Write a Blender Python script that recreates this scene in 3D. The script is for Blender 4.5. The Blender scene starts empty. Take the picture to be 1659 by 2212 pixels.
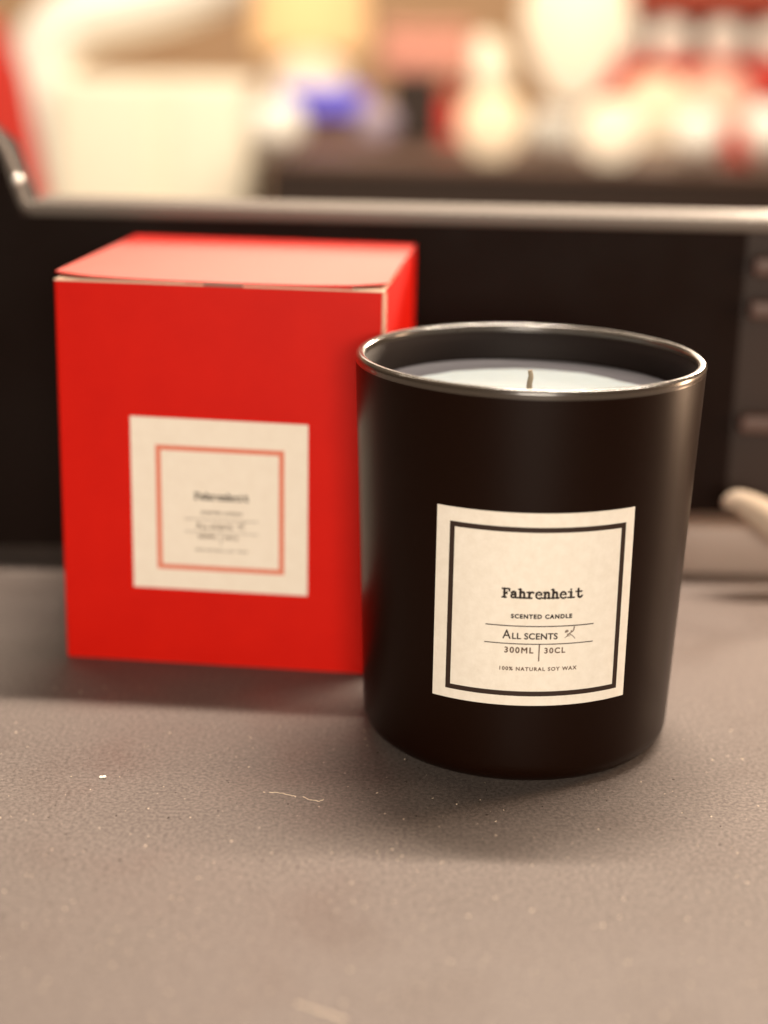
import bpy, bmesh, math, random
import numpy as np
from mathutils import Vector, Matrix
random.seed(7)
S = 0.01                                   # all lengths below are centimetres
sc = bpy.context.scene
COL = sc.collection
# ------------------------------------------------------------------ camera
FPX, PITCH, ROLL, CH = 3562.16, math.radians(16.5757), math.radians(1.284), 18.0237
fw = Vector((0, math.cos(PITCH), -math.sin(PITCH)))
r0 = Vector((1, 0, 0)); u0 = r0.cross(fw)
rt = r0*math.cos(ROLL)+u0*math.sin(ROLL)
up = -r0*math.sin(ROLL)+u0*math.cos(ROLL)
EYE = Vector((0, 0, CH))
cd = bpy.data.cameras.new('camera'); cam = bpy.data.objects.new('camera', cd); COL.objects.link(cam)
cam.matrix_world = Matrix.Translation(EYE*S) @ Matrix((rt, up, -fw)).transposed().to_4x4()
cd.sensor_fit = 'VERTICAL'; cd.sensor_height = 24; cd.lens = FPX/2212*24
cd.clip_start = 0.01; cd.clip_end = 60
cd.dof.use_dof = True; cd.dof.focus_distance = 0.402
cd.dof.aperture_fstop = cd.lens/12.0; cd.dof.aperture_blades = 0
sc.camera = cam

def ray(px, py):
    return (fw*FPX + rt*(px-829.5) - up*(py-1106)).normalized()
def at(px, py, Y):
    d = ray(px, py); return EYE + d*(Y/d.y)
def onz(px, py, z=0.0):
    d = ray(px, py); return EYE + d*((z-CH)/d.z)
def pxcm(Y):
    return Y/FPX*1.0

# ------------------------------------------------------------------ helpers
def link(name, me, m=None, parent=None, smooth=False):
    o = bpy.data.objects.new(name, me); COL.objects.link(o)
    if m: me.materials.append(m)
    if smooth:
        for p in me.polygons: p.use_smooth = True
    if parent: o.parent = parent
    return o
def from_bm(name, bm, m, parent=None, smooth=False, loc=None):
    me = bpy.data.meshes.new(name); bmesh.ops.recalc_face_normals(bm, faces=bm.faces); bm.to_mesh(me); bm.free()
    me.transform(Matrix.Scale(S, 4))
    o = link(name, me, m, parent, smooth)
    if loc is not None: o.location = Vector(loc)*S
    return o
def raw(name, vs, fs, m, parent=None, smooth=False):
    me = bpy.data.meshes.new(name); me.from_pydata([Vector(v)*S for v in vs], [], fs); me.update()
    return link(name, me, m, parent, smooth)
def thing(name, label, cat, loc=(0, 0, 0), rz=0, group=None):
    o = bpy.data.objects.new(name, None); COL.objects.link(o)
    o.empty_display_size = .02
    o.location = Vector(loc)*S; o.rotation_euler = (0, 0, rz)
    return tag(o, label, cat, group)
def tag(o, label, cat, group=None, kind=None):
    if label: o['label'] = label
    if cat: o['category'] = cat
    if group: o['group'] = group
    if kind: o['kind'] = kind
    return o
def box(bm, x0, x1, y0, y1, z0, z1, bev=0, seg=3):
    v = [bm.verts.new(c) for c in ((x0,y0,z0),(x1,y0,z0),(x1,y1,z0),(x0,y1,z0),(x0,y0,z1),(x1,y0,z1),(x1,y1,z1),(x0,y1,z1))]
    fs = [bm.faces.new([v[i] for i in q]) for q in ((0,3,2,1),(4,5,6,7),(0,1,5,4),(1,2,6,5),(2,3,7,6),(3,0,4,7))]
    if bev:
        es = list({e for f in fs for e in f.edges})
        bmesh.ops.bevel(bm, geom=es, offset=bev, segments=seg, affect='EDGES', profile=.5)
    return bm
def lathe(bm, prof, n=96, c=(0, 0, 0), a0=0.0, a1=2*math.pi):
    rings = []
    for r, z in prof:
        if r < 1e-6: rings.append([bm.verts.new((c[0], c[1], c[2]+z))])
        else: rings.append([bm.verts.new((c[0]+r*math.cos(2*math.pi*k/n), c[1]+r*math.sin(2*math.pi*k/n), c[2]+z)) for k in range(n)])
    for a, b in zip(rings, rings[1:]):
        for k in range(n):
            k2 = (k+1) % n
            if len(a) == 1 and len(b) == 1: continue
            if len(a) == 1: bm.faces.new((a[0], b[k2], b[k]))
            elif len(b) == 1: bm.faces.new((a[k], a[k2], b[0]))
            else: bm.faces.new((a[k], a[k2], b[k2], b[k]))
    return bm
def tube(bm, pts, rad, n=12):
    pts = [Vector(p) for p in pts]; rs = rad if isinstance(rad, (list, tuple)) else [rad]*len(pts)
    rings = []
    for i, p in enumerate(pts):
        t = (pts[min(i+1, len(pts)-1)]-pts[max(i-1, 0)]).normalized()
        a = t.cross(Vector((0.13, 0.98, 0.11))).normalized(); b = t.cross(a)
        rings.append([bm.verts.new(p+(a*math.cos(2*math.pi*k/n)+b*math.sin(2*math.pi*k/n))*rs[i]) for k in range(n)])
    for a, b in zip(rings, rings[1:]):
        for k in range(n): bm.faces.new((a[k], a[(k+1) % n], b[(k+1) % n], b[k]))
    bm.faces.new(rings[0][::-1]); bm.faces.new(rings[-1])
    return bm
def smooth_curve(pts, n=8):
    P = [Vector(p) for p in pts]; P = [P[0]*2-P[1]]+P+[P[-1]*2-P[-2]]; out = []
    for i in range(1, len(P)-2):
        for k in range(n):
            t = k/n; a, b, c, d = P[i-1:i+3]
            out.append(.5*((2*b)+(c-a)*t+(2*a-5*b+4*c-d)*t*t+(3*b-a-3*c+d)*t**3))
    out.append(P[-2]); return out

# ------------------------------------------------------------------ materials
def mat(name, col, rough=.5, spec=.5, metal=0, coat=0, coat_r=.1, noise=None, bump=None, sss=0, ctint=None, emit=None, es=0, trans=0, vary=None):
    m = bpy.data.materials.new(name); m.use_nodes = True; nt = m.node_tree; b = nt.nodes['Principled BSDF']
    b.inputs['Base Color'].default_value = (*col, 1); b.inputs['Roughness'].default_value = rough
    b.inputs['Specular IOR Level'].default_value = spec; b.inputs['Metallic'].default_value = metal
    b.inputs['Coat Weight'].default_value = coat; b.inputs['Coat Roughness'].default_value = coat_r
    if ctint: b.inputs['Coat Tint'].default_value = (*ctint, 1)
    if sss:
        b.inputs['Subsurface Weight'].default_value = sss; b.inputs['Subsurface Radius'].default_value = (1, .8, .6)
        b.inputs['Subsurface Scale'].default_value = .006
    if emit: b.inputs['Emission Color'].default_value = (*emit, 1); b.inputs['Emission Strength'].default_value = es
    if trans: b.inputs['Transmission Weight'].default_value = trans
    tc = nt.nodes.new('ShaderNodeTexCoord')
    if noise:                     # (scale per metre, detail, amount, second colour)
        n = nt.nodes.new('ShaderNodeTexNoise'); n.inputs['Scale'].default_value = noise[0]; n.inputs['Detail'].default_value = noise[1]
        n.inputs['Roughness'].default_value = .65
        r = nt.nodes.new('ShaderNodeValToRGB'); r.color_ramp.elements[0].position = .5-noise[2]; r.color_ramp.elements[1].position = .5+noise[2]
        r.color_ramp.elements[0].color = (*col, 1); r.color_ramp.elements[1].color = (*noise[3], 1)
        nt.links.new(tc.outputs['Object'], n.inputs['Vector']); nt.links.new(n.outputs['Fac'], r.inputs['Fac'])
        nt.links.new(r.outputs['Color'], b.inputs['Base Color'])
    if bump:                      # list of (scale, detail, distance in cm)
        prev = None
        for s_, d_, h_ in bump:
            n = nt.nodes.new('ShaderNodeTexNoise'); n.inputs['Scale'].default_value = s_; n.inputs['Detail'].default_value = d_
            bp = nt.nodes.new('ShaderNodeBump'); bp.inputs['Distance'].default_value = h_*S; bp.inputs['Strength'].default_value = 1
            nt.links.new(tc.outputs['Object'], n.inputs['Vector']); nt.links.new(n.outputs['Fac'], bp.inputs['Height'])
            if prev: nt.links.new(prev.outputs['Normal'], bp.inputs['Normal'])
            prev = bp
        nt.links.new(prev.outputs['Normal'], b.inputs['Normal'])
    if vary:                      # roughness variation (scale, lo, hi)
        n = nt.nodes.new('ShaderNodeTexNoise'); n.inputs['Scale'].default_value = vary[0]; n.inputs['Detail'].default_value = 4
        mr = nt.nodes.new('ShaderNodeMapRange'); mr.inputs['From Min'].default_value = .3; mr.inputs['From Max'].default_value = .7
        mr.inputs['To Min'].default_value = vary[1]; mr.inputs['To Max'].default_value = vary[2]
        nt.links.new(tc.outputs['Object'], n.inputs['Vector']); nt.links.new(n.outputs['Fac'], mr.inputs['Value'])
        nt.links.new(mr.outputs['Result'], b.inputs['Roughness'])
    return m
M = {}
M['counter'] = mat('counter laminate', (.074, .058, .051), .55, .45, noise=(1000, 10, .12, (.156, .126, .111)), bump=[(1700, 8, .010), (4500, 2, .004)], vary=(28, .40, .74))
M['glass_black'] = mat('matt black coated glass', (.0075, .0022, .0008), .34, .12, bump=[(5000, 2, .0006)])
M['rim'] = mat('polished dark glass lip', (.040, .030, .022), .24, .75, coat=.6, coat_r=.1)
M['inner'] = mat('inner glass', (.010, .006, .005), .65, .15)
M['wax'] = mat('soy wax', (.26, .295, .305), .42, .5, sss=.4, bump=[(250, 3, .02)])
M['wax_shade'] = mat('wax with painted shade', (.06, .058, .066), .35, .5, bump=[(250, 3, .02)])  # dark tone paints the jar wall's shadow around the wax
M['wick'] = mat('cotton wick', (.30, .24, .17), .8, .2, bump=[(3000, 2, .01)])
M['paper'] = mat('textured label paper', (.73, .665, .575), .8, .15, noise=(420, 6, .2, (.80, .74, .655)), bump=[(1100, 5, .006), (4000, 3, .003)])
M['ink'] = mat('black ink', (.014, .007, .005), .6, .3)
M['ink_dk'] = mat('border ink', (.030, .016, .011), .65, .25)
M['ink_grey'] = mat('grey ink', (.20, .155, .125), .7, .2)
M['ink_brown'] = mat('brown ink', (.10, .055, .035), .7, .2)
M['ink_red'] = mat('pink red ink', (.66, .20, .13), .7, .2)
M['red'] = mat('red card', (.52, .0045, .0006), .42, .14, bump=[(2600, 3, .003)], noise=(60, 3, .3, (.58, .007, .001)))
M['red_lid'] = mat('red card with added sheen', (.50, .006, .003), .42, .4, coat=.85, coat_r=.33, ctint=(1, .70, .54), bump=[(2600, 3, .003)])  # coat and peach tint added to imitate bright sheen on the lid
M['card'] = mat('raw card edge and glare', (.72, .52, .38), .7, .3)
M['paper2'] = mat('box label paper', (.76, .67, .57), .8, .15, noise=(260, 6, .2, (.80, .72, .62)))
M['panel'] = mat('black panel', (.0075, .0032, .002), .6, .06, vary=(30, .5, .7))
M['panel_r'] = mat('brown black panel', (.022, .012, .009), .55, .25)
M['steel'] = mat('satin metal edge', (.105, .085, .07), .55, .5, metal=.1)
M['chrome'] = mat('bright stud', (.95, .92, .85), .15, .8, metal=.6)
M['greybase'] = mat('grey brown plinth', (.26, .20, .165), .5, .5)
M['cream'] = mat('cream paint', (.86, .79, .66), .5, .4)
M['roll'] = mat('dull cream paper', (.32, .26, .20), .8, .2)
M['white'] = mat('white ceramic', (.86, .82, .76), .35, .5)
M['greyw'] = mat('grey white ceramic', (.52, .50, .47), .45, .4)
M['wall'] = mat('beige wall', (.50, .31, .185), .8, .2, noise=(2, 3, .3, (.55, .355, .22)))
M['brown'] = mat('brown lacquer', (.12, .062, .042), .45, .5)
M['ribc'] = mat('dark rib', (.075, .04, .03), .5, .4)
M['dbrown'] = mat('dark brown wood', (.022, .011, .007), .5, .4)
M['bgred'] = mat('red lacquer', (.60, .035, .022), .5, .4)
M['brick'] = mat('dull red', (.36, .06, .035), .6, .3)
M['pink'] = mat('pink card', (.62, .28, .22), .6, .3)
M['blue'] = mat('blue card', (.13, .12, .80), .5, .4)
M['lilac'] = mat('lilac card', (.40, .33, .42), .5, .4)
M['floor'] = mat('shop floor', (.16, .12, .09), .5, .4, noise=(3, 3, .3, (.20, .15, .11)))
def glow(n, c, e): return mat(n, tuple(x*.45 for x in c), .6, .2, emit=c, es=e)
M['glow_y'] = glow('lit yellow shade', (1, .60, .27), .82)
M['glow_w'] = glow('lit pale shade', (1, .80, .55), .92)
M['glow_c'] = glow('lit candle glass', (1, .75, .47), .85)
M['glow_s'] = glow('lit peach glass', (1, .58, .40), .65)

# ------------------------------------------------------------------ counter and room
YB = 55.3
bm = bmesh.new(); box(bm, -70, 70, -25, YB+30, -3.5, 0, .15)
counter = tag(from_bm('counter_top', bm, M['counter']), None, None, kind='structure')
bm = bmesh.new(); box(bm, -500, 500, -100, 620, -92, -90)
tag(from_bm('floor', bm, M['floor']), None, None, kind='structure')
bm = bmesh.new(); box(bm, -320, 320, 470, 480, -90, 190)
tag(from_bm('wall_back', bm, M['wall']), None, None, kind='structure')

# ------------------------------------------------------------------ black display case behind the counter
zt = at(830, 482, YB).z
case = thing('display_case', 'long black display case with a pale metal top rail behind the candle and red box', 'display case', (0, YB+1, 0))
def cv(v): return Vector(v)-Vector((0, YB+1, 0))
xl = at(48, 470, YB).x; xr = at(1600, 700, YB).x
bm = bmesh.new()
# body outline (x,z) extruded in y, with the left side climbing
o_ = [(xl-9, .02), (xr, .02), (xr, zt), (xl, zt), (at(-6, 318, YB).x, at(-6, 318, YB).z), (at(-190, 60, YB).x-2, at(-190, 60, YB).z)]
f0 = [bm.verts.new(cv((x, YB, z))) for x, z in o_]; f1 = [bm.verts.new(cv((x, YB+3, z))) for x, z in o_]
for k in range(1, 5): bm.faces.new((f0[0], f0[k], f0[k+1])); bm.faces.new((f1[0], f1[k+1], f1[k]))
for k in range(len(o_)): bm.faces.new((f0[k], f0[(k+1) % 6], f1[(k+1) % 6], f1[k]))
from_bm('front_panel', bm, M['panel'], case)
bm = bmesh.new(); box(bm, xl+.3, 40, -1.35, 1.2, zt+.02, zt+.46, .09)
from_bm('top_rail', bm, M['steel'], case, True)
bm = bmesh.new(); p0 = cv(at(50, 436, YB-.3)); p1 = cv(at(-6, 300, YB-.3)); p2 = cv(at(-190, 45, YB-.3))
tube(bm, smooth_curve([p0+Vector((.25, 0, -.1)), p0, p1, p2], 6), .16); from_bm('side_rail', bm, M['steel'], case, True)
bm = bmesh.new(); bmesh.ops.create_uvsphere(bm, u_segments=24, v_segments=16, radius=.17)
bmesh.ops.translate(bm, verts=bm.verts, vec=cv(at(38, 388, YB-.75))); from_bm('stud', bm, M['chrome'], case, True)
# right section: ribbed bay
bm = bmesh.new(); box(bm, xr+.004, 40, -1+.35, 2, .02, zt-.02, .05)
bay = from_bm('side_bay', bm, M['panel_r'], case)
for yy in (575, 668, 915):
    z = at(1640, yy, YB).z
    bm = bmesh.new(); box(bm, xr+.25, 39, -1.25, -.66, z-.32, z+.32, .12)
    from_bm('rib', bm, M['ribc'], bay, True)
# low plinth on the counter and the pale roll on it
bm = bmesh.new(); pa = onz(1440, 1222); box(bm, pa.x-2, 40, YB-1.7, YB-.03, .01, at(1500, 1120, YB-1).z, .25)
plinth = tag(from_bm('plinth', bm, M['greybase'], None, True), 'low grey brown ledge at the foot of the case, right of the candle', 'ledge')
bm = bmesh.new(); Yr = YB-3.2
pr = [at(1560, 1092, Yr), at(1590, 1082, Yr), at(1625, 1098, Yr), at(1660, 1122, Yr), at(1700, 1150, Yr), at(1760, 1165, Yr)]
tube(bm, smooth_curve(pr, 6), [min(.6, .04+.2*math.sqrt(i*.4)) for i in range(31)], 20)
roll = from_bm('paper_roll', bm, M['roll'], None, True)
tag(roll, 'pale curved roll leaning at the right edge beside the black case', 'roll')

# ------------------------------------------------------------------ candle
JX, JY, RT, RB, JH = 3.5905, 40.9733, 4.4, 4.0014, 10.09
def R(z): return RB+(RT-RB)*z/JH
candle = thing('scented_candle', 'black scented candle jar with a cream square label, standing in front of the red box', 'candle', (JX, JY, 0))
TH = .26
prof = [(0, .06), (RB-1.1, .06), (RB-.7, 0)]
for k in range(9):
    a = -math.pi/2+math.pi/2*k/8; prof.append((R(.62)-.62+.62*math.cos(a), .62+.62*math.sin(a)))
for k in range(1, 20): z = .62+(JH-.2-.62)*k/19; prof.append((R(z), z))
bm = bmesh.new(); lathe(bm, prof, 192); from_bm('jar_body', bm, M['glass_black'], candle, True)
zl = JH-.2; rl = []
for k in range(17):
    a = -.35+(math.pi+.7)*k/16; rl.append((R(JH)-.12+.123*math.cos(a), JH-.12+.12*math.sin(a)))
bm = bmesh.new(); lathe(bm, [(R(zl)+.001, zl-.03)]+rl+[(R(zl)-.25, zl-.05)], 192); from_bm('rim', bm, M['rim'], candle, True)
WZ = JH-1.0
pi_ = [(R(JH)-.235, JH-.17), (R(JH)-.28, JH-.3)]+[(R(z)-TH-.06, z) for z in np.linspace(JH-.45, .7, 10)]+[(0, .7)]
bm = bmesh.new(); lathe(bm, pi_, 192); from_bm('inner_wall', bm, M['inner'], candle, True)
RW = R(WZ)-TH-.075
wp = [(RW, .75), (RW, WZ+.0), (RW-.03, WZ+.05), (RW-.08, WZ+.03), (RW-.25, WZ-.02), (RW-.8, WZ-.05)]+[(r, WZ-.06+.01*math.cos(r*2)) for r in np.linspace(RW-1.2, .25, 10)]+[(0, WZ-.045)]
bm = bmesh.new(); lathe(bm, wp, 160); from_bm('wax', bm, M['wax_shade'], candle, True)
bm = bmesh.new(); rg = []; rn = random.Random(3); ph_ = [rn.uniform(0, 6.3) for _ in range(8)]
for fr, dz in ((1.0, -.035), (.985, .006), (.95, .022), (.8, .028), (.4, .03)):
    q = []
    for k in range(160):
        a = 2*math.pi*k/160; rr = (RW-.66+.035*math.sin(5*a+ph_[0])+.03*math.sin(11*a+ph_[1])+.02*math.sin(23*a+ph_[2]))*fr
        q.append(bm.verts.new((rr*math.cos(a), rr*math.sin(a)-.26*fr, WZ-.04+dz+(.004*math.sin(9*a+ph_[3]) if fr > .9 else 0))))
    rg.append(q)
for a, b in zip(rg, rg[1:]):
    for k in range(160): bm.faces.new((a[k], a[(k+1) % 160], b[(k+1) % 160], b[k]))
bm.faces.new(rg[-1]); from_bm('wax_top', bm, M['wax'], candle, True)  # pale disc set forward, so the painted shade is widest at the back
bm = bmesh.new(); tube(bm, smooth_curve([(.03, 0, WZ-.1), (.02, 0, WZ+.2), (.05, .03, WZ+.4), (.02, .05, WZ+.55)], 6), [.075]*6+[.07]*6+[.06]*7, 10)
from_bm('wick', bm, M['wick'], candle, True)

# marching squares over a distance field: one clean sheet per piece of printing
def ink_sheet(strokes, x0, x1, y0, y1, step, wob=0.0, fill=None):
    nx = int((x1-x0)/step)+2; ny = int((y1-y0)/step)+2
    X, Y = np.meshgrid(x0+np.arange(nx)*step, y0+np.arange(ny)*step)
    F = np.full(X.shape, 9.0)
    for pts, r in strokes:
        if len(pts) == 1: F = np.minimum(F, np.hypot(X-pts[0][0], Y-pts[0][1])-r); continue
        for (ax, ay), (bx, by) in zip(pts, pts[1:]):
            dx, dy = bx-ax, by-ay; t = np.clip(((X-ax)*dx+(Y-ay)*dy)/(dx*dx+dy*dy+1e-12), 0, 1)
            F = np.minimum(F, np.hypot(X-ax-t*dx, Y-ay-t*dy)-r)
    for poly in (fill or []):
        for k in range(1, len(poly)-1):
            (ax, ay), (bx, by), (cx_, cy_) = poly[0], poly[k], poly[k+1]
            s1 = (bx-ax)*(Y-ay)-(by-ay)*(X-ax); s2 = (cx_-bx)*(Y-by)-(cy_-by)*(X-bx); s3 = (ax-cx_)*(Y-cy_)-(ay-cy_)*(X-cx_)
            F = np.where(((s1 >= 0) & (s2 >= 0) & (s3 >= 0)) | ((s1 <= 0) & (s2 <= 0) & (s3 <= 0)), np.minimum(F, -.01), F)
    if wob: F = F+wob*(np.sin(X*11.3+2*np.sin(Y*7.1))*np.sin(Y*13.7+1.3*np.sin(X*5.3)))
    vs, vi, fs = [], {}, []
    def node(j, i):
        k = ('n', j, i)
        if k not in vi: vi[k] = len(vs); vs.append((X[j, i], Y[j, i]))
        return vi[k]
    def cross(a, b):
        k = (min(a, b), max(a, b))
        if k not in vi:
            fa, fb = F[k[0]], F[k[1]]; t = fa/(fa-fb)
            vi[k] = len(vs); vs.append((X[k[0]]*(1-t)+X[k[1]]*t, Y[k[0]]*(1-t)+Y[k[1]]*t))
        return vi[k]
    for j in range(ny-1):
        for i in range(nx-1):
            q = [(j, i), (j, i+1), (j+1, i+1), (j+1, i)]
            ins = [F[c] < 0 for c in q]
            if not any(ins): continue
            poly = []
            for k in range(4):
                if ins[k]: poly.append(node(*q[k]))
                if ins[k] != ins[(k+1) % 4]: poly.append(cross(q[k], q[(k+1) % 4]))
            if len(poly) >= 3: fs.append(poly)
    return vs, fs
def bez(pts, n=6): return [(p.x, p.y) for p in smooth_curve([(x, y, 0) for x, y in pts], n)]
G = {}
sr, tr = .152, .112
G['F'] = [([(.32, .07), (.32, 1.2)], sr), ([(.06, .07), (.56, .07)], tr), ([(.06, 1.2), (.92, 1.2)], tr), ([(.93, 1.18), (.93, .93)], tr), ([(.32, .66), (.62, .66)], tr), ([(.63, .52), (.63, .82)], .08)]
arch = bez([(.27, .6), (.4, .78), (.58, .83), (.71, .72), (.73, .5), (.73, .07)])
G['h'] = [([(.26, .07), (.26, 1.2)], sr), ([(.06, 1.2), (.26, 1.2)], tr), ([(.04, .07), (.46, .07)], tr), (arch, sr-.01), ([(.57, .07), (.95, .07)], tr)]
G['n'] = [([(.26, .07), (.26, .82)], sr), ([(.06, .82), (.26, .82)], tr), ([(.04, .07), (.46, .07)], tr), (arch, sr-.01), ([(.57, .07), (.95, .07)], tr)]
G['a'] = [(bez([(.2, .7), (.36, .83), (.56, .82), (.67, .66), (.67, .12)]), sr-.012), ([(.67, .09), (.93, .07)], tr), (bez([(.64, .5), (.38, .48), (.19, .36), (.18, .2), (.32, .08), (.5, .1), (.64, .22)]), sr-.02)]
G['r'] = [([(.08, .82), (.34, .82)], tr), ([(.34, .82), (.34, .07)], sr), ([(.08, .07), (.66, .07)], tr), (bez([(.36, .5), (.48, .72), (.66, .84), (.84, .8)]), sr-.02), ([(.85, .76)], .13)]
G['e'] = [([(.18, .50), (.83, .50)], tr-.035), (bez([(.83, .52), (.77, .72), (.6, .84), (.42, .84), (.24, .7), (.17, .46), (.24, .18), (.42, .05), (.62, .03), (.84, .13)]), sr-.03)]
G['i'] = [([(.16, .82), (.5, .82)], tr), ([(.5, .82), (.5, .07)], sr), ([(.12, .07), (.9, .07)], tr), ([(.46, 1.12), (.5, 1.14)], .125)]
G['t'] = [(bez([(.42, 1.15), (.42, .3), (.52, .08), (.72, .07), (.9, .22)]), sr-.01), ([(.12, .82), (.84, .82)], tr)]
def word_sheet(word, step=.028, wob=.016):
    st = []
    for i, ch in enumerate(word):
        for pts, r in G[ch]: st.append(([(x+i, y) for x, y in pts], r))
    vs, fs = ink_sheet(st, -.2, len(word)+.2, -.15, 1.5, step, wob)
    w = len(word); return [((x-w/2)/w, y/w) for x, y in vs], fs           # unit word width, baseline 0
def font_sheet(txt, space=1.0, off=0.0):
    c = bpy.data.curves.new('t', 'FONT'); c.body = txt; c.space_character = space; c.align_x = 'LEFT'; c.size = 1;  c.resolution_u = 4
    o = bpy.data.objects.new('t', c); COL.objects.link(o); dg = bpy.context.evaluated_depsgraph_get()
    me = bpy.data.meshes.new_from_object(o.evaluated_get(dg)); vs = [(v.co.x, v.co.y) for v in me.vertices]; fs = [list(p.vertices) for p in me.polygons]
    bpy.data.objects.remove(o); bpy.data.curves.remove(c); bpy.data.meshes.remove(me)
    cnt = {}
    for f in fs:
        for p, q in zip(f, f[1:]+f[:1]): cnt[(min(p, q), max(p, q))] = cnt.get((min(p, q), max(p, q)), 0)+1
    edges = [([vs[p], vs[q]], max(off, .012)) for (p, q), n in cnt.items() if n == 1]
    xs = [v[0] for v in vs]; vs, fs = ink_sheet(edges, min(xs)-.1, max(xs)+.1, -.12, .95, .018, 0, [[vs[k] for k in f] for f in fs])
    xs = [v[0] for v in vs]; a, b = min(xs), max(xs)
    return [((x-(a+b)/2)/(b-a), y/(b-a)) for x, y in vs], fs
def rect_grid(x0, x1, y0, y1, nx, ny=1):
    vs = [(x0+(x1-x0)*i/nx, y0+(y1-y0)*j/ny) for j in range(ny+1) for i in range(nx+1)]
    fs = [(j*(nx+1)+i, j*(nx+1)+i+1, (j+1)*(nx+1)+i+1, (j+1)*(nx+1)+i) for j in range(ny) for i in range(nx)]
    return vs, fs
def frame_grid(x0, x1, y0, y1, w, n):
    # border as one sheet: eight-block grid
    xs = [x0]+[x0+w+(x1-x0-2*w)*k/n for k in range(n+1)]+[x1]; ys = [y0, y0+w, y1-w, y1]
    vs = [(x, y) for y in ys for x in xs]; c = len(xs); fs = []
    for j in range(3):
        for i in range(c-1):
            if j == 1 and 0 < i < c-2: continue
            fs.append((j*c+i, j*c+i+1, (j+1)*c+i+1, (j+1)*c+i))
    return vs, fs
def place(sheet, cx, cy, sx, sy=None):
    sy = sx if sy is None else sy; vs, fs = sheet
    return [(cx+x*sx, cy+y*sy) for x, y in vs], fs
def merge(*sheets):
    V, F = [], []
    for vs, fs in sheets:
        n = len(V); V += list(vs); F += [[i+n for i in f] for f in fs]
    return V, F

# label space: (u,v) in disp-pixel-like units of the design; U in [-1,1]
def design(k, tiny=True):
    """all printing of the label in a 2 x 2 square, v up; returns dict name->(sheet, material)"""
    d = {}
    d['border'] = frame_grid(-.857, .902, -.898, .857, .052, 24)
    d['title'] = place(word_sheet('Fahrenheit'), .074, .134, .785)
    d['subtitle'] = place(font_sheet('SCENTED CANDLE', 1.22, .055), .074, -.073, .593)
    d['scent_name'] = merge(place(font_sheet('A', 1, .012), -.256, -.290, .080, .092), place(font_sheet('LL SCENTS', 1.04, .026), .016, -.290, .440))
    d['volume'] = merge(place(font_sheet('300ML', 1.25, .03), -.133, -.437, .28), place(font_sheet('30CL', 1.25, .03), .215, -.437, .207))
    d['ingredients'] = place(font_sheet('100% NATURAL SOY WAX', 1.25, .034), .064, -.624, .755)
    d['rule'] = rect_grid(-.464, .597, -.161, -.150, 24)
    d['rule2'] = rect_grid(-.470, .598, -.347, -.337, 24)
    d['rule3'] = rect_grid(.055, .067, -.522, -.3465, 1, 6)
    q = [(bez([(0, 0), (.03, .02), (.07, 0), (.11, -.045)]), .0065), (bez([(-.03, -.03), (.0, -.01), (.04, .0)]), .0055),
         (bez([(.06, .05), (.085, .075), (.095, .125)]), .010), (bez([(.03, .03), (.05, .045), (.055, .07)]), .0085), ([(-.015, .062), (.0, .068)], .018), ([(.0, .02), (.02, .028)], .006), ([(-.03, .045), (-.01, .08)], .006)]
    sh = ink_sheet(q, -.08, .16, -.08, .17, .0035)
    d['sprig'] = ([(.358+(x-.04)*.72, -.234+(y-.035)*.72) for x, y in sh[0]], sh[1])
    return d

# find the label on the jar from its corners
def jar_uv(px, py):
    d = ray(px, py); c = Vector((JX, JY, 0)); t = 30.0
    for _ in range(60):
        p = EYE+d*t; t += (math.hypot(p.x-JX, p.y-JY)-R(p.z))*.6
    p = EYE+d*t; return math.atan2(p.x-JX, -(p.y-JY)), p.z
cn = [jar_uv(946, 1088), jar_uv(1371, 1094), jar_uv(935, 1497), jar_uv(1344, 1500)]
print('label corners', cn)
def on_jar(u, v, off):
    a, b = (u+1)/2, (v+1)/2
    ph = (cn[2][0]*(1-a)+cn[3][0]*a)*(1-b)+(cn[0][0]*(1-a)+cn[1][0]*a)*b
    z = (cn[2][1]*(1-a)+cn[3][1]*a)*(1-b)+(cn[0][1]*(1-a)+cn[1][1]*a)*b
    r = R(z)+off
    return Vector((r*math.sin(ph), -r*math.cos(ph), z))
def slab(fn, t, n=40):
    """a closed thin sheet: front grid, back grid, edges"""
    vs, fs = rect_grid(-1, 1, -1, 1, n, n); N = len(vs); c = n+1
    V = [fn(u, v, t) for u, v in vs]+[fn(u, v, .0015) for u, v in vs]; F = [tuple(f) for f in fs]
    ring = [i for i in range(c)]+[j*c+n for j in range(1, c)]+[n*c+i for i in range(n-1, -1, -1)]+[j*c for j in range(n-1, 0, -1)]
    for a, b in zip(ring, ring[1:]+ring[:1]):
        m_ = len(V); V += [V[a], V[a+N], V[b+N], V[b]]; F.append((m_, m_+1, m_+2, m_+3))
    return V, F
def print_label(parent, fn, paper, inks, n=40):
    V, F = slab(fn, .020, n); lab = raw('label', V, F, paper, parent, False)
    for p in lab.data.polygons[:n*n]: p.use_smooth = True
    for nm, sh in design(1).items():
        m = inks.get(nm, inks['*']); nm2 = {'rule2': 'rule', 'rule3': 'rule'}.get(nm, nm)
        raw(nm2, [fn(u, v, .0235) for u, v in sh[0]], sh[1], m, lab)
    return lab
print_label(candle, on_jar, M['paper'], {'*': M['ink'], 'border': M['ink_dk'], 'volume': M['ink_brown'], 'ingredients': M['ink_brown'], 'rule3': M['ink_brown'], 'sprig': M['ink_grey']})

# ------------------------------------------------------------------ red carton
BX, BY, YAW, BW, BD, BH = -9.1874, 44.9883, -.098, 9.1618, 9.2346, 11.2327
carton = thing('gift_box', 'red cardboard gift box with a cream square label, standing behind the black candle', 'box', (BX, BY, 0), YAW)
T = .05
bm = bmesh.new()
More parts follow.
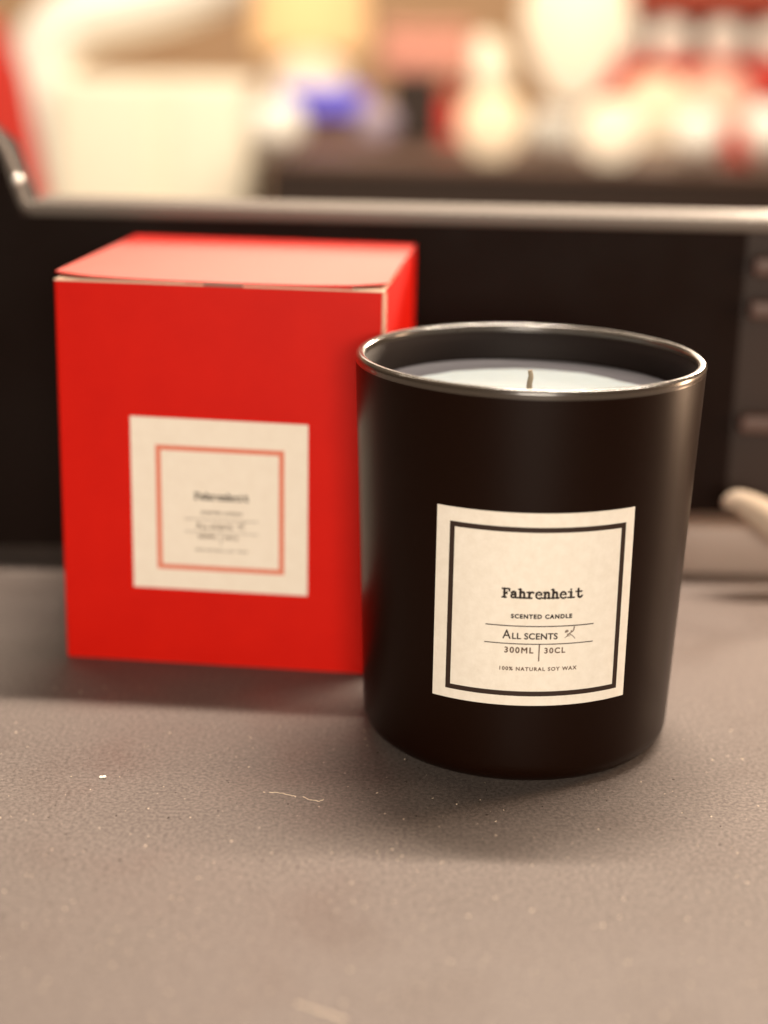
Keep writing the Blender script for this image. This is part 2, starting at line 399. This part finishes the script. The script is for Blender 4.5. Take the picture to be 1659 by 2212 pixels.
# body: four walls as one folded sleeve with soft vertical corners, slightly wider at the top
def sleeve(bm, inset, z0, z1, rc):
    rings = []
    for z in np.linspace(z0, z1, 14):
        e = 0.0
        x0, x1, y0, y1 = inset-e, BW-inset+e, inset-e, BD-inset+e; ring = []
        for cx, cy, a0 in ((x1-rc, y0+rc, -90), (x1-rc, y1-rc, 0), (x0+rc, y1-rc, 90), (x0+rc, y0+rc, 180)):
            for k in range(6): a = math.radians(a0+18*k); ring.append(bm.verts.new((cx+rc*math.cos(a), cy+rc*math.sin(a), z)))
        rings.append(ring)
    for a, b in zip(rings, rings[1:]):
        for k in range(len(a)): bm.faces.new((a[k], a[(k+1) % len(a)], b[(k+1) % len(a)], b[k]))
    return rings
o1 = sleeve(bm, 0, .02, BH-.20, .10); i1 = sleeve(bm, T, .02, BH-.20, .06)
for k in range(24):
    bm.faces.new((o1[-1][k], o1[-1][(k+1) % 24], i1[-1][(k+1) % 24], i1[-1][k])); bm.faces.new((o1[0][k], i1[0][k], i1[0][(k+1) % 24], o1[0][(k+1) % 24]))
from_bm('box_body', bm, M['red'], carton, False)
bm = bmesh.new(); box(bm, T+.01, BW-T-.01, T+.01, BD-T-.01, .03, .08); from_bm('box_bottom', bm, M['red'], carton)
# raw cream edge of the board, then a strip painting the corner glare
bm = bmesh.new(); box(bm, .02, BW-.02, -.004, T+.004, BH-.197, BH-.150, .01, 2); from_bm('cut_edge', bm, M['card'], carton)
bm = bmesh.new(); n = 14; vv = []
for k in range(n+1):
    z = .05+(BH-.26)*k/n; e = 0.0
    vv.append([bm.verts.new((BW+e+a, -e+b, z)) for a, b in ((-.10, -.004), (-.028, .024-.004), (.006, .10), (.006, .17))])
for a, b in zip(vv, vv[1:]):
    for k in range(3): bm.faces.new((a[k], a[k+1], b[k+1], b[k]))
from_bm('corner_glare', bm, M['card'], carton, True)  # cream strip paints the glare along the glued corner edge
# dust flaps under the lid
for x0, x1 in ((.06, 3.6), (BW-3.6, BW-.06)):
    bm = bmesh.new(); box(bm, x0, x1, .08, BD-.1, BH-.185, BH-.14, .01, 2); from_bm('dust_flap', bm, M['card'], carton)
# lid: sheet hinged at the back, bowed a little, its front tucked in, corners lifting off the flaps
def lidz(x, y):
    u = x/BW; v = y/BD
    lift = .12*(1-v)*(abs(2*u-1)**3)
    return BH-.13+lift+.05*math.sin(math.pi*v)*math.sin(math.pi*u)
bm = bmesh.new(); nx, ny = 36, 24; top, bot = [], []
for j in range(ny+1):
    for i in range(nx+1):
        x = BW*i/nx; y = BD*j/ny; u = i/nx
        if j == 0:
            y += .02+.22*max(0, 1-min(u, 1-u)/.09)          # angled slits at the two front corners
        top.append(bm.verts.new((x, y, lidz(x, y)+.045))); bot.append(bm.verts.new((x, y, lidz(x, y))))
c = nx+1
for j in range(ny):
    for i in range(nx):
        bm.faces.new((top[j*c+i], top[j*c+i+1], top[(j+1)*c+i+1], top[(j+1)*c+i])); bm.faces.new((bot[j*c+i], bot[(j+1)*c+i], bot[(j+1)*c+i+1], bot[j*c+i+1]))
ring = [i for i in range(c)]+[j*c+nx for j in range(1, ny+1)]+[ny*c+i for i in range(nx-1, -1, -1)]+[j*c for j in range(ny-1, 0, -1)]
for a, b in zip(ring, ring[1:]+ring[:1]): bm.faces.new((top[a], bot[a], bot[b], top[b]))
lid = from_bm('lid', bm, M['red_lid'], carton, False)
# thumb notch: a half-round dark opening in the front wall top
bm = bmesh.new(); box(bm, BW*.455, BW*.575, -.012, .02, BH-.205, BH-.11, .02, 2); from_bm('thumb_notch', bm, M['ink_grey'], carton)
bm = bmesh.new(); box(bm, BW*.56, BW*.90, .03, .07, BH-.16, BH-.09, .01, 2); from_bm('tuck_flap', bm, M['red'], carton)
# label on the front face, from its four corners
ax = Vector((math.cos(YAW), math.sin(YAW), 0)); nn = Vector((math.sin(YAW), -math.cos(YAW), 0)); ob = Vector((BX, BY, 0))
def face_uv(px, py):
    d = ray(px, py); t = (ob-EYE).dot(nn)/d.dot(nn); p = EYE+d*t-ob; return p.dot(ax), p.z
bc = [face_uv(281, 898), face_uv(666, 918), face_uv(290, 1266), face_uv(664, 1287)]
print('box label', bc)
def on_box(u, v, off):
    a, b = (u+1)/2, (v+1)/2
    x = (bc[2][0]*(1-a)+bc[3][0]*a)*(1-b)+(bc[0][0]*(1-a)+bc[1][0]*a)*b
    z = (bc[2][1]*(1-a)+bc[3][1]*a)*(1-b)+(bc[0][1]*(1-a)+bc[1][1]*a)*b
    return Vector((x, -off-0.0, z))
dd = design
def design(k):
    d = dd(1); d['border'] = frame_grid(-.72, .735, -.765, .69, .06, 8)
    for kx in d:
        if kx != 'border': d[kx] = ([(x*.79-.035, y*.80-.03) for x, y in d[kx][0]], d[kx][1])
    return d
print_label(carton, on_box, M['paper2'], {'*': M['ink_grey'], 'title': M['ink'], 'border': M['ink_red'], 'scent_name': M['ink_brown'], 'volume': M['ink_brown']}, 16)

# ------------------------------------------------------------------ dust, crumbs, scratches on the counter
def grains(n, region, rmin, rmax, flat=.5):
    bm = bmesh.new()
    for _ in range(n):
        px, py = region(); p = onz(px, py); r = rmin+(rmax-rmin)*random.random()**3
        mt = Matrix.Translation(p+Vector((0, 0, r*flat*.4))) @ Matrix.Rotation(random.random()*6.3, 4, 'Z') @ Matrix.Diagonal((1+random.random()*1.4, 1, flat, 1))
        bmesh.ops.create_icosphere(bm, subdivisions=1, radius=r, matrix=mt)
    for v in bm.verts: v.co += Vector((random.uniform(-1, 1), random.uniform(-1, 1), 0))*.003
    return bm
M['dust'] = mat('pale dust', (.62, .50, .38), .8, .2)
M['dust_d'] = mat('dark dust', (.02, .012, .008), .8, .2)
M['crumb'] = mat('white crumb', (.9, .84, .74), .6, .4)
reg = lambda: (random.uniform(0, 1659), random.uniform(1480, 2212))
tag(from_bm('dust', grains(620, reg, .006, .022), M['dust']), None, None, kind='stuff')['label'] = 'fine pale dust scattered over the counter'
reg2 = lambda: (random.uniform(0, 1659), random.uniform(1620, 1990))
tag(from_bm('grit', grains(260, reg2, .006, .022), M['dust_d']), None, None, kind='stuff')['label'] = 'fine dark grit scattered over the counter'
bm = bmesh.new(); p = onz(222, 1681)
for dx, r in ((-.045, .045), (.035, .05), (0, .03)):
    bmesh.ops.create_icosphere(bm, subdivisions=2, radius=r, matrix=Matrix.Translation((dx, random.uniform(-.01, .01), r*.7)) @ Matrix.Diagonal((1.1, 1, .7, 1)))
tag(from_bm('crumb', bm, M['crumb'], None, True, p), 'white crumb on the counter in front of the red box', 'crumb')
def scratch(pts, w, label):
    bm = bmesh.new(); P = [onz(x, y) for x, y in pts]; c0 = P[0]; P = [q-c0+Vector((random.uniform(-.02, .02), random.uniform(-.03, .03), .004)) for q in smooth_curve(P, 5)]
    tube(bm, P, [w*random.uniform(.3, 1) for _ in P], 6)
    tag(from_bm('fibre', bm, M['dust'], None, False, c0), label, 'fibre')
scratch([(583, 1711), (610, 1714), (632, 1719), (640, 1722)], .013, 'pale thread of fluff left of the candle base on the counter')
scratch([(655, 1722), (668, 1727), (690, 1731), (698, 1727)], .014, 'short pale curl of fluff, nearest the candle base')
scratch([(640, 2168), (680, 2180), (725, 2196), (750, 2204)], .025, 'long pale scratch of lint at the bottom edge of the counter')

# ------------------------------------------------------------------ shop in the background
def place_at(px, py, Y): return at(px, py, Y)
TY = 300; tz = at(1100, 352, TY).z
tx0 = at(558, 352, TY).x
tb = thing('shop_table', 'long dark brown table holding lit candles at the back right', 'table', ((tx0+tx0+230)/2, TY+42, -90))
tl = Vector(tb.location)/S
bm = bmesh.new(); box(bm, tx0-tl.x, tx0+230-tl.x, -42, 42, tz+90-1.2, tz+90, .2); from_bm('table_top', bm, M['brown'], tb)
bm = bmesh.new(); box(bm, tx0+1-tl.x, tx0+228-tl.x, -41, 40, tz+90-30, tz+90-1.25, .1); from_bm('apron', bm, M['dbrown'], tb)
for sx in (tx0+4, tx0+222):
    for sy in (-38, 34):
        bm = bmesh.new(); box(bm, sx-tl.x, sx+5-tl.x, sy, sy+5, 0, tz+90-30.1, .2); from_bm('leg', bm, M['dbrown'], tb)

def seat_on(px, Y, z):            # x at that pixel column and depth, resting at z
    return Vector((at(px, 300, Y).x, Y, z))
def jar(name, label, cat, px, r, h, Y, z, body, top=None, group=None, round_=False):
    t = thing(name, label, cat, seat_on(px, Y, z), 0, group); bm = bmesh.new()
    if round_: pf = [(0, 0), (r*.5, 0)]+[(r*math.sin(a), h/2-h/2*math.cos(a)) for a in np.linspace(.55, math.pi-.45, 18)]+[(r*.42, h*.96), (r*.36, h*.9)]
    else: pf = [(0, 0), (r*.9, 0), (r, r*.12), (r, h-.1), (r*.97, h), (r*.92, h-.1), (r*.9, h*.8)]
    lathe(bm, pf, 32); from_bm('glass', bm, M[body], t, True)
    bm = bmesh.new(); rr = r*.34 if round_ else r*.89
    lathe(bm, [(rr, h*.62), (rr, h*.86), (0, h*.86)], 32); from_bm('wax', bm, M[top or body], t, True)
    return t
k = pxcm(330)
grp = 'candle glasses on the table'
jar('round_jar', 'white round jar left of the blue box', 'jar', 598, 57*k, 112*k, 305, tz, 'white', 'white', None, True)
t = thing('blue_box', 'small blue box between two round grey jars on the table', 'box', seat_on(700, 352, tz))
bm = bmesh.new(); box(bm, -6.2, 6.2, -3, 3, 0, 4.6, .5); from_bm('carton', bm, M['brown'], t, True)
bm = bmesh.new(); box(bm, -8.6, 8.6, -3.6, 3.6, 4.62, 10.6, .9); from_bm('lid', bm, M['blue'], t, True)
jar('round_jar', 'greyish lilac round jar right of the blue box', 'jar', 812, 46*k, 92*k, 335, tz, 'lilac', 'greyw', None, True)
t = thing('dark_box', 'dark brown square box with a red side behind the small lit candles', 'box', seat_on(905, 345, tz))
bm = bmesh.new(); box(bm, -6.2, 4.2, -4.5, 4.5, 0, 13.6, .3); from_bm('carton', bm, M['dbrown'], t)
bm = bmesh.new(); box(bm, 4.22, 7.6, -4.4, 4.4, 1, 10.4, .3); from_bm('red_sleeve', bm, M['bgred'], t)
t = thing('pink_box', 'wide dusty pink box on top of the dark brown box', 'box', seat_on(915, 346, tz+13.62))
bm = bmesh.new(); box(bm, -9, 9, -5, 5, 0, 7.3, 1.0); from_bm('carton', bm, M['pink'], t, True)
bm = bmesh.new(); box(bm, -9.2, 9.2, -5.2, 5.2, 7.32, 9.6, 1.0); from_bm('lid', bm, M['pink'], t, True)
def lamp(name, label, px, Y, z, base_prof, shade_prof, mb, ms):
    t = thing(name, label, 'lamp', seat_on(px, Y, z)); bm = bmesh.new(); lathe(bm, base_prof, 40); from_bm('base', bm, M[mb], t, True)
    bm = bmesh.new(); lathe(bm, shade_prof, 40); from_bm('shade', bm, M[ms], t, True); return t
lamp('table_lamp', 'lit yellow table lamp with a round cream base, left of the pink box', 668, 365, tz, [(0, 0), (4.5, 0), (5, 3), (8.6, 9), (8.0, 14), (3, 17.2), (0, 17.2)], [(0, 17), (12.2, 17.3), (12.6, 19), (11.6, 36), (10, 39), (0, 39)], 'glow_w', 'glow_y')
k = pxcm(340)
lamp('heart_lamp', 'tall glowing balloon shaped lamp, brightest on the table', 1232, 340, tz, [(0, 0), (3.2, 0), (3.3, .8), (1.3, 1.6), (1.2, 9.0), (0, 9)],
     [(0, 8.6), (3.0, 9.2), (6.2, 13), (9.0, 18), (10.6, 23), (10.9, 27), (9.6, 31), (6.4, 33.6), (0, 34.6)], 'greyw', 'glow_w')
G1 = 'lit candles on the table'
def cpx(px, py_c, r_px, Y, body, label, round_=True, name='lit_candle', cat='candle', grp=None):
    kk = pxcm(Y); jar(name, label, cat, px, r_px*kk, r_px*2*kk, Y, tz, body, body, grp, round_)
cpx(1062, 270, 70, 312, 'glow_c', 'yellow lit round candle, leftmost of the glowing row', grp=G1)
t = thing('small_lamp', 'small dim cream lamp above the leftmost lit candle', 'lamp', seat_on(1040, 350, tz)); bm = bmesh.new(); lathe(bm, [(0, 0), (3, 0), (2, 2), (2, 9), (0, 9)], 24); from_bm('base', bm, M['white'], t, True)
bm = bmesh.new(); lathe(bm, [(0, 8.8), (4.5, 9), (6.2, 12), (5.6, 17), (2.6, 21), (0, 21.6)], 32); from_bm('shade', bm, M['cream'], t, True)
cpx(1188, 300, 50, 318, 'greyw', 'unlit grey glass between two lit candles', grp=None, name='round_jar', cat='jar')
cpx(1318, 290, 66, 308, 'glow_w', 'white glowing round candle under the balloon lamp', grp=G1)
cpx(1412, 250, 72, 362, 'glow_c', 'yellow glowing candle set back between two white ones', grp=G1)
cpx(1508, 300, 54, 312, 'white', 'white round candle jar near the right end of the row', name='round_jar', cat='jar')
cpx(1540, 230, 75, 372, 'glow_s', 'peach glowing candle set back at the right', grp=G1)
cpx(1600, 300, 34, 318, 'bgred', 'small red jar between the last two pale candles', False, 'red_jar', 'jar')
cpx(1664, 290, 62, 316, 'white', 'white round jar cut off by the right edge on the table', name='round_jar', cat='jar')
# red shelving with a row of white jars
YS = 392
sh = thing('wall_shelf', 'red lacquered wall shelf with round white jars on it, top right', 'shelf', (at(1480, 150, YS).x, YS, tz))
def shx(px): return at(px, 150, YS).x-at(1480, 150, YS).x
def shz(py): return at(1480, py, YS).z-tz
bm = bmesh.new(); box(bm, shx(1290), shx(1800), -8, 8, shz(205), shz(135), .3); from_bm('shelf_board', bm, M['bgred'], sh)
bm = bmesh.new(); box(bm, shx(1290), shx(1800), -8, 8, shz(22), shz(-40), .3); from_bm('top_board', bm, M['brick'], sh)
bm = bmesh.new(); box(bm, shx(1290), shx(1800), 8.05, 9.5, 0, shz(-40), .1); from_bm('back_board', bm, M['brown'], sh)
for a in (1290, 1790):
    bm = bmesh.new(); box(bm, shx(a), shx(a+14), -7.9, 8, 0, shz(205)-.02, .2); from_bm('upright', bm, M['bgred'], sh)
for i, (px, lab) in enumerate(((1330, 'white jar on the red shelf, leftmost, beside the balloon lamp'), (1432, 'white jar on the red shelf, second from the left'), (1545, 'white jar on the red shelf, third from the left'), (1655, 'white jar on the red shelf, cut off by the right edge'))):
    jar('shelf_jar', lab, 'jar', px, 44*pxcm(YS), 92*pxcm(YS), YS-1, tz+shz(135)+.02, 'white', 'white', 'white jars on the red shelf', True)
# left: cream cabinet, arched white chair, red banner
YC = 318
cx0, cx1 = at(112, 300, YC).x, at(538, 300, YC).x; zc = at(330, 172, YC).z
cab = thing('cream_cabinet', 'pale cream cabinet with a narrow dark gap, in the left background', 'cabinet', ((cx0+cx1)/2, YC+15, -90))
w = (cx1-cx0)/2
bm = bmesh.new(); box(bm, -w, w, -14, 14, 0, zc+90, .6); from_bm('carcass', bm, M['cream'], cab)
gx = at(345, 300, YC).x-(cx0+cx1)/2
for a, b in ((-w+.6, gx-2.2), (gx+2.2, w-.6)):
    bm = bmesh.new(); box(bm, a, b, -15.4, -14.02, 4, zc+90-.4, .5); from_bm('door', bm, M['cream'], cab)
bm = bmesh.new(); YA = 330
tube(bm, smooth_curve([at(x, y, YA) for x, y in ((520, -70), (400, -20), (290, 10), (180, 35), (110, 90), (90, 170), (120, 300), (140, 480))], 8), 6.5, 16)
tag(from_bm('white_arch', bm, M['white'], None, True), 'thick white curved arch above the cream cabinet, far left', 'arch')
bm = bmesh.new(); YR = 210; pts = [(-60, 20), (8, 62), (45, 160), (100, 440), (108, 700), (-60, 700)]
a = [bm.verts.new(at(x, y, YR)) for x, y in pts]; b = [bm.verts.new(at(x, y, YR)+Vector((0, 1.5, 0))) for x, y in pts]
bm.faces.new(a); bm.faces.new(b[::-1])
for i in range(6): bm.faces.new((a[i], a[(i+1) % 6], b[(i+1) % 6], b[i]))
tag(from_bm('red_banner', bm, M['bgred']), 'slanting red panel at the far left edge behind the case', 'panel')

# ------------------------------------------------------------------ light
def area(name, loc, tgt, sx, sy, power, col, spread=180):
    l = bpy.data.lights.new(name, 'AREA'); l.shape = 'RECTANGLE'; l.size = sx*S; l.size_y = sy*S; l.energy = power; l.color = col; l.spread = math.radians(spread)
    o = bpy.data.objects.new(name, l); COL.objects.link(o); o.location = Vector(loc)*S
    o.rotation_euler = (Vector(tgt)-Vector(loc)).to_track_quat('-Z', 'Y').to_euler(); return o
W = (1, .85, .70)
area('ceiling_strip_lamp', (45, 74, 120), (45, 40, 0), 100, 4, 36, W)
area('box_shadow_light', (14, 75, 122), (14, 40, 0), 50, 3, 18, W)  # added beside the strip to sharpen the box shadow
area('low_front_lamp', (4, -82, 34), (0, 45, 5), 50, 30, 17.5, (1, .88, .73))
area('side_lamp', (34, 50, 10), (4, 42, 5), 6, 16, .9, (1, .66, .42))
area('rear_side_lamp', (34, 104, 27), (4, 42, 8), 12, 8, 7, (1, .78, .58))
area('rear_sheen_light', (40, 455, 120), (0, 0, 0), 260, 110, 32, (1, .85, .68))  # added light for sheen on lid, rim and counter; no window there
area('backdrop_fill', (0, 165, 190), (0, 360, 0), 300, 60, 140, (1, .84, .64))  # added unseen fill that brightens the cabinet and the rest behind
w = bpy.data.worlds.new('World'); sc.world = w; w.use_nodes = True
w.node_tree.nodes['Background'].inputs['Color'].default_value = (1, .78, .60, 1); w.node_tree.nodes['Background'].inputs['Strength'].default_value = .03
vs = sc.view_settings; vs.view_transform = 'Standard'; vs.look = 'None'; vs.gamma = 1; vs.exposure = 0; vs.use_curve_mapping = False
sc.cycles.use_denoising = True
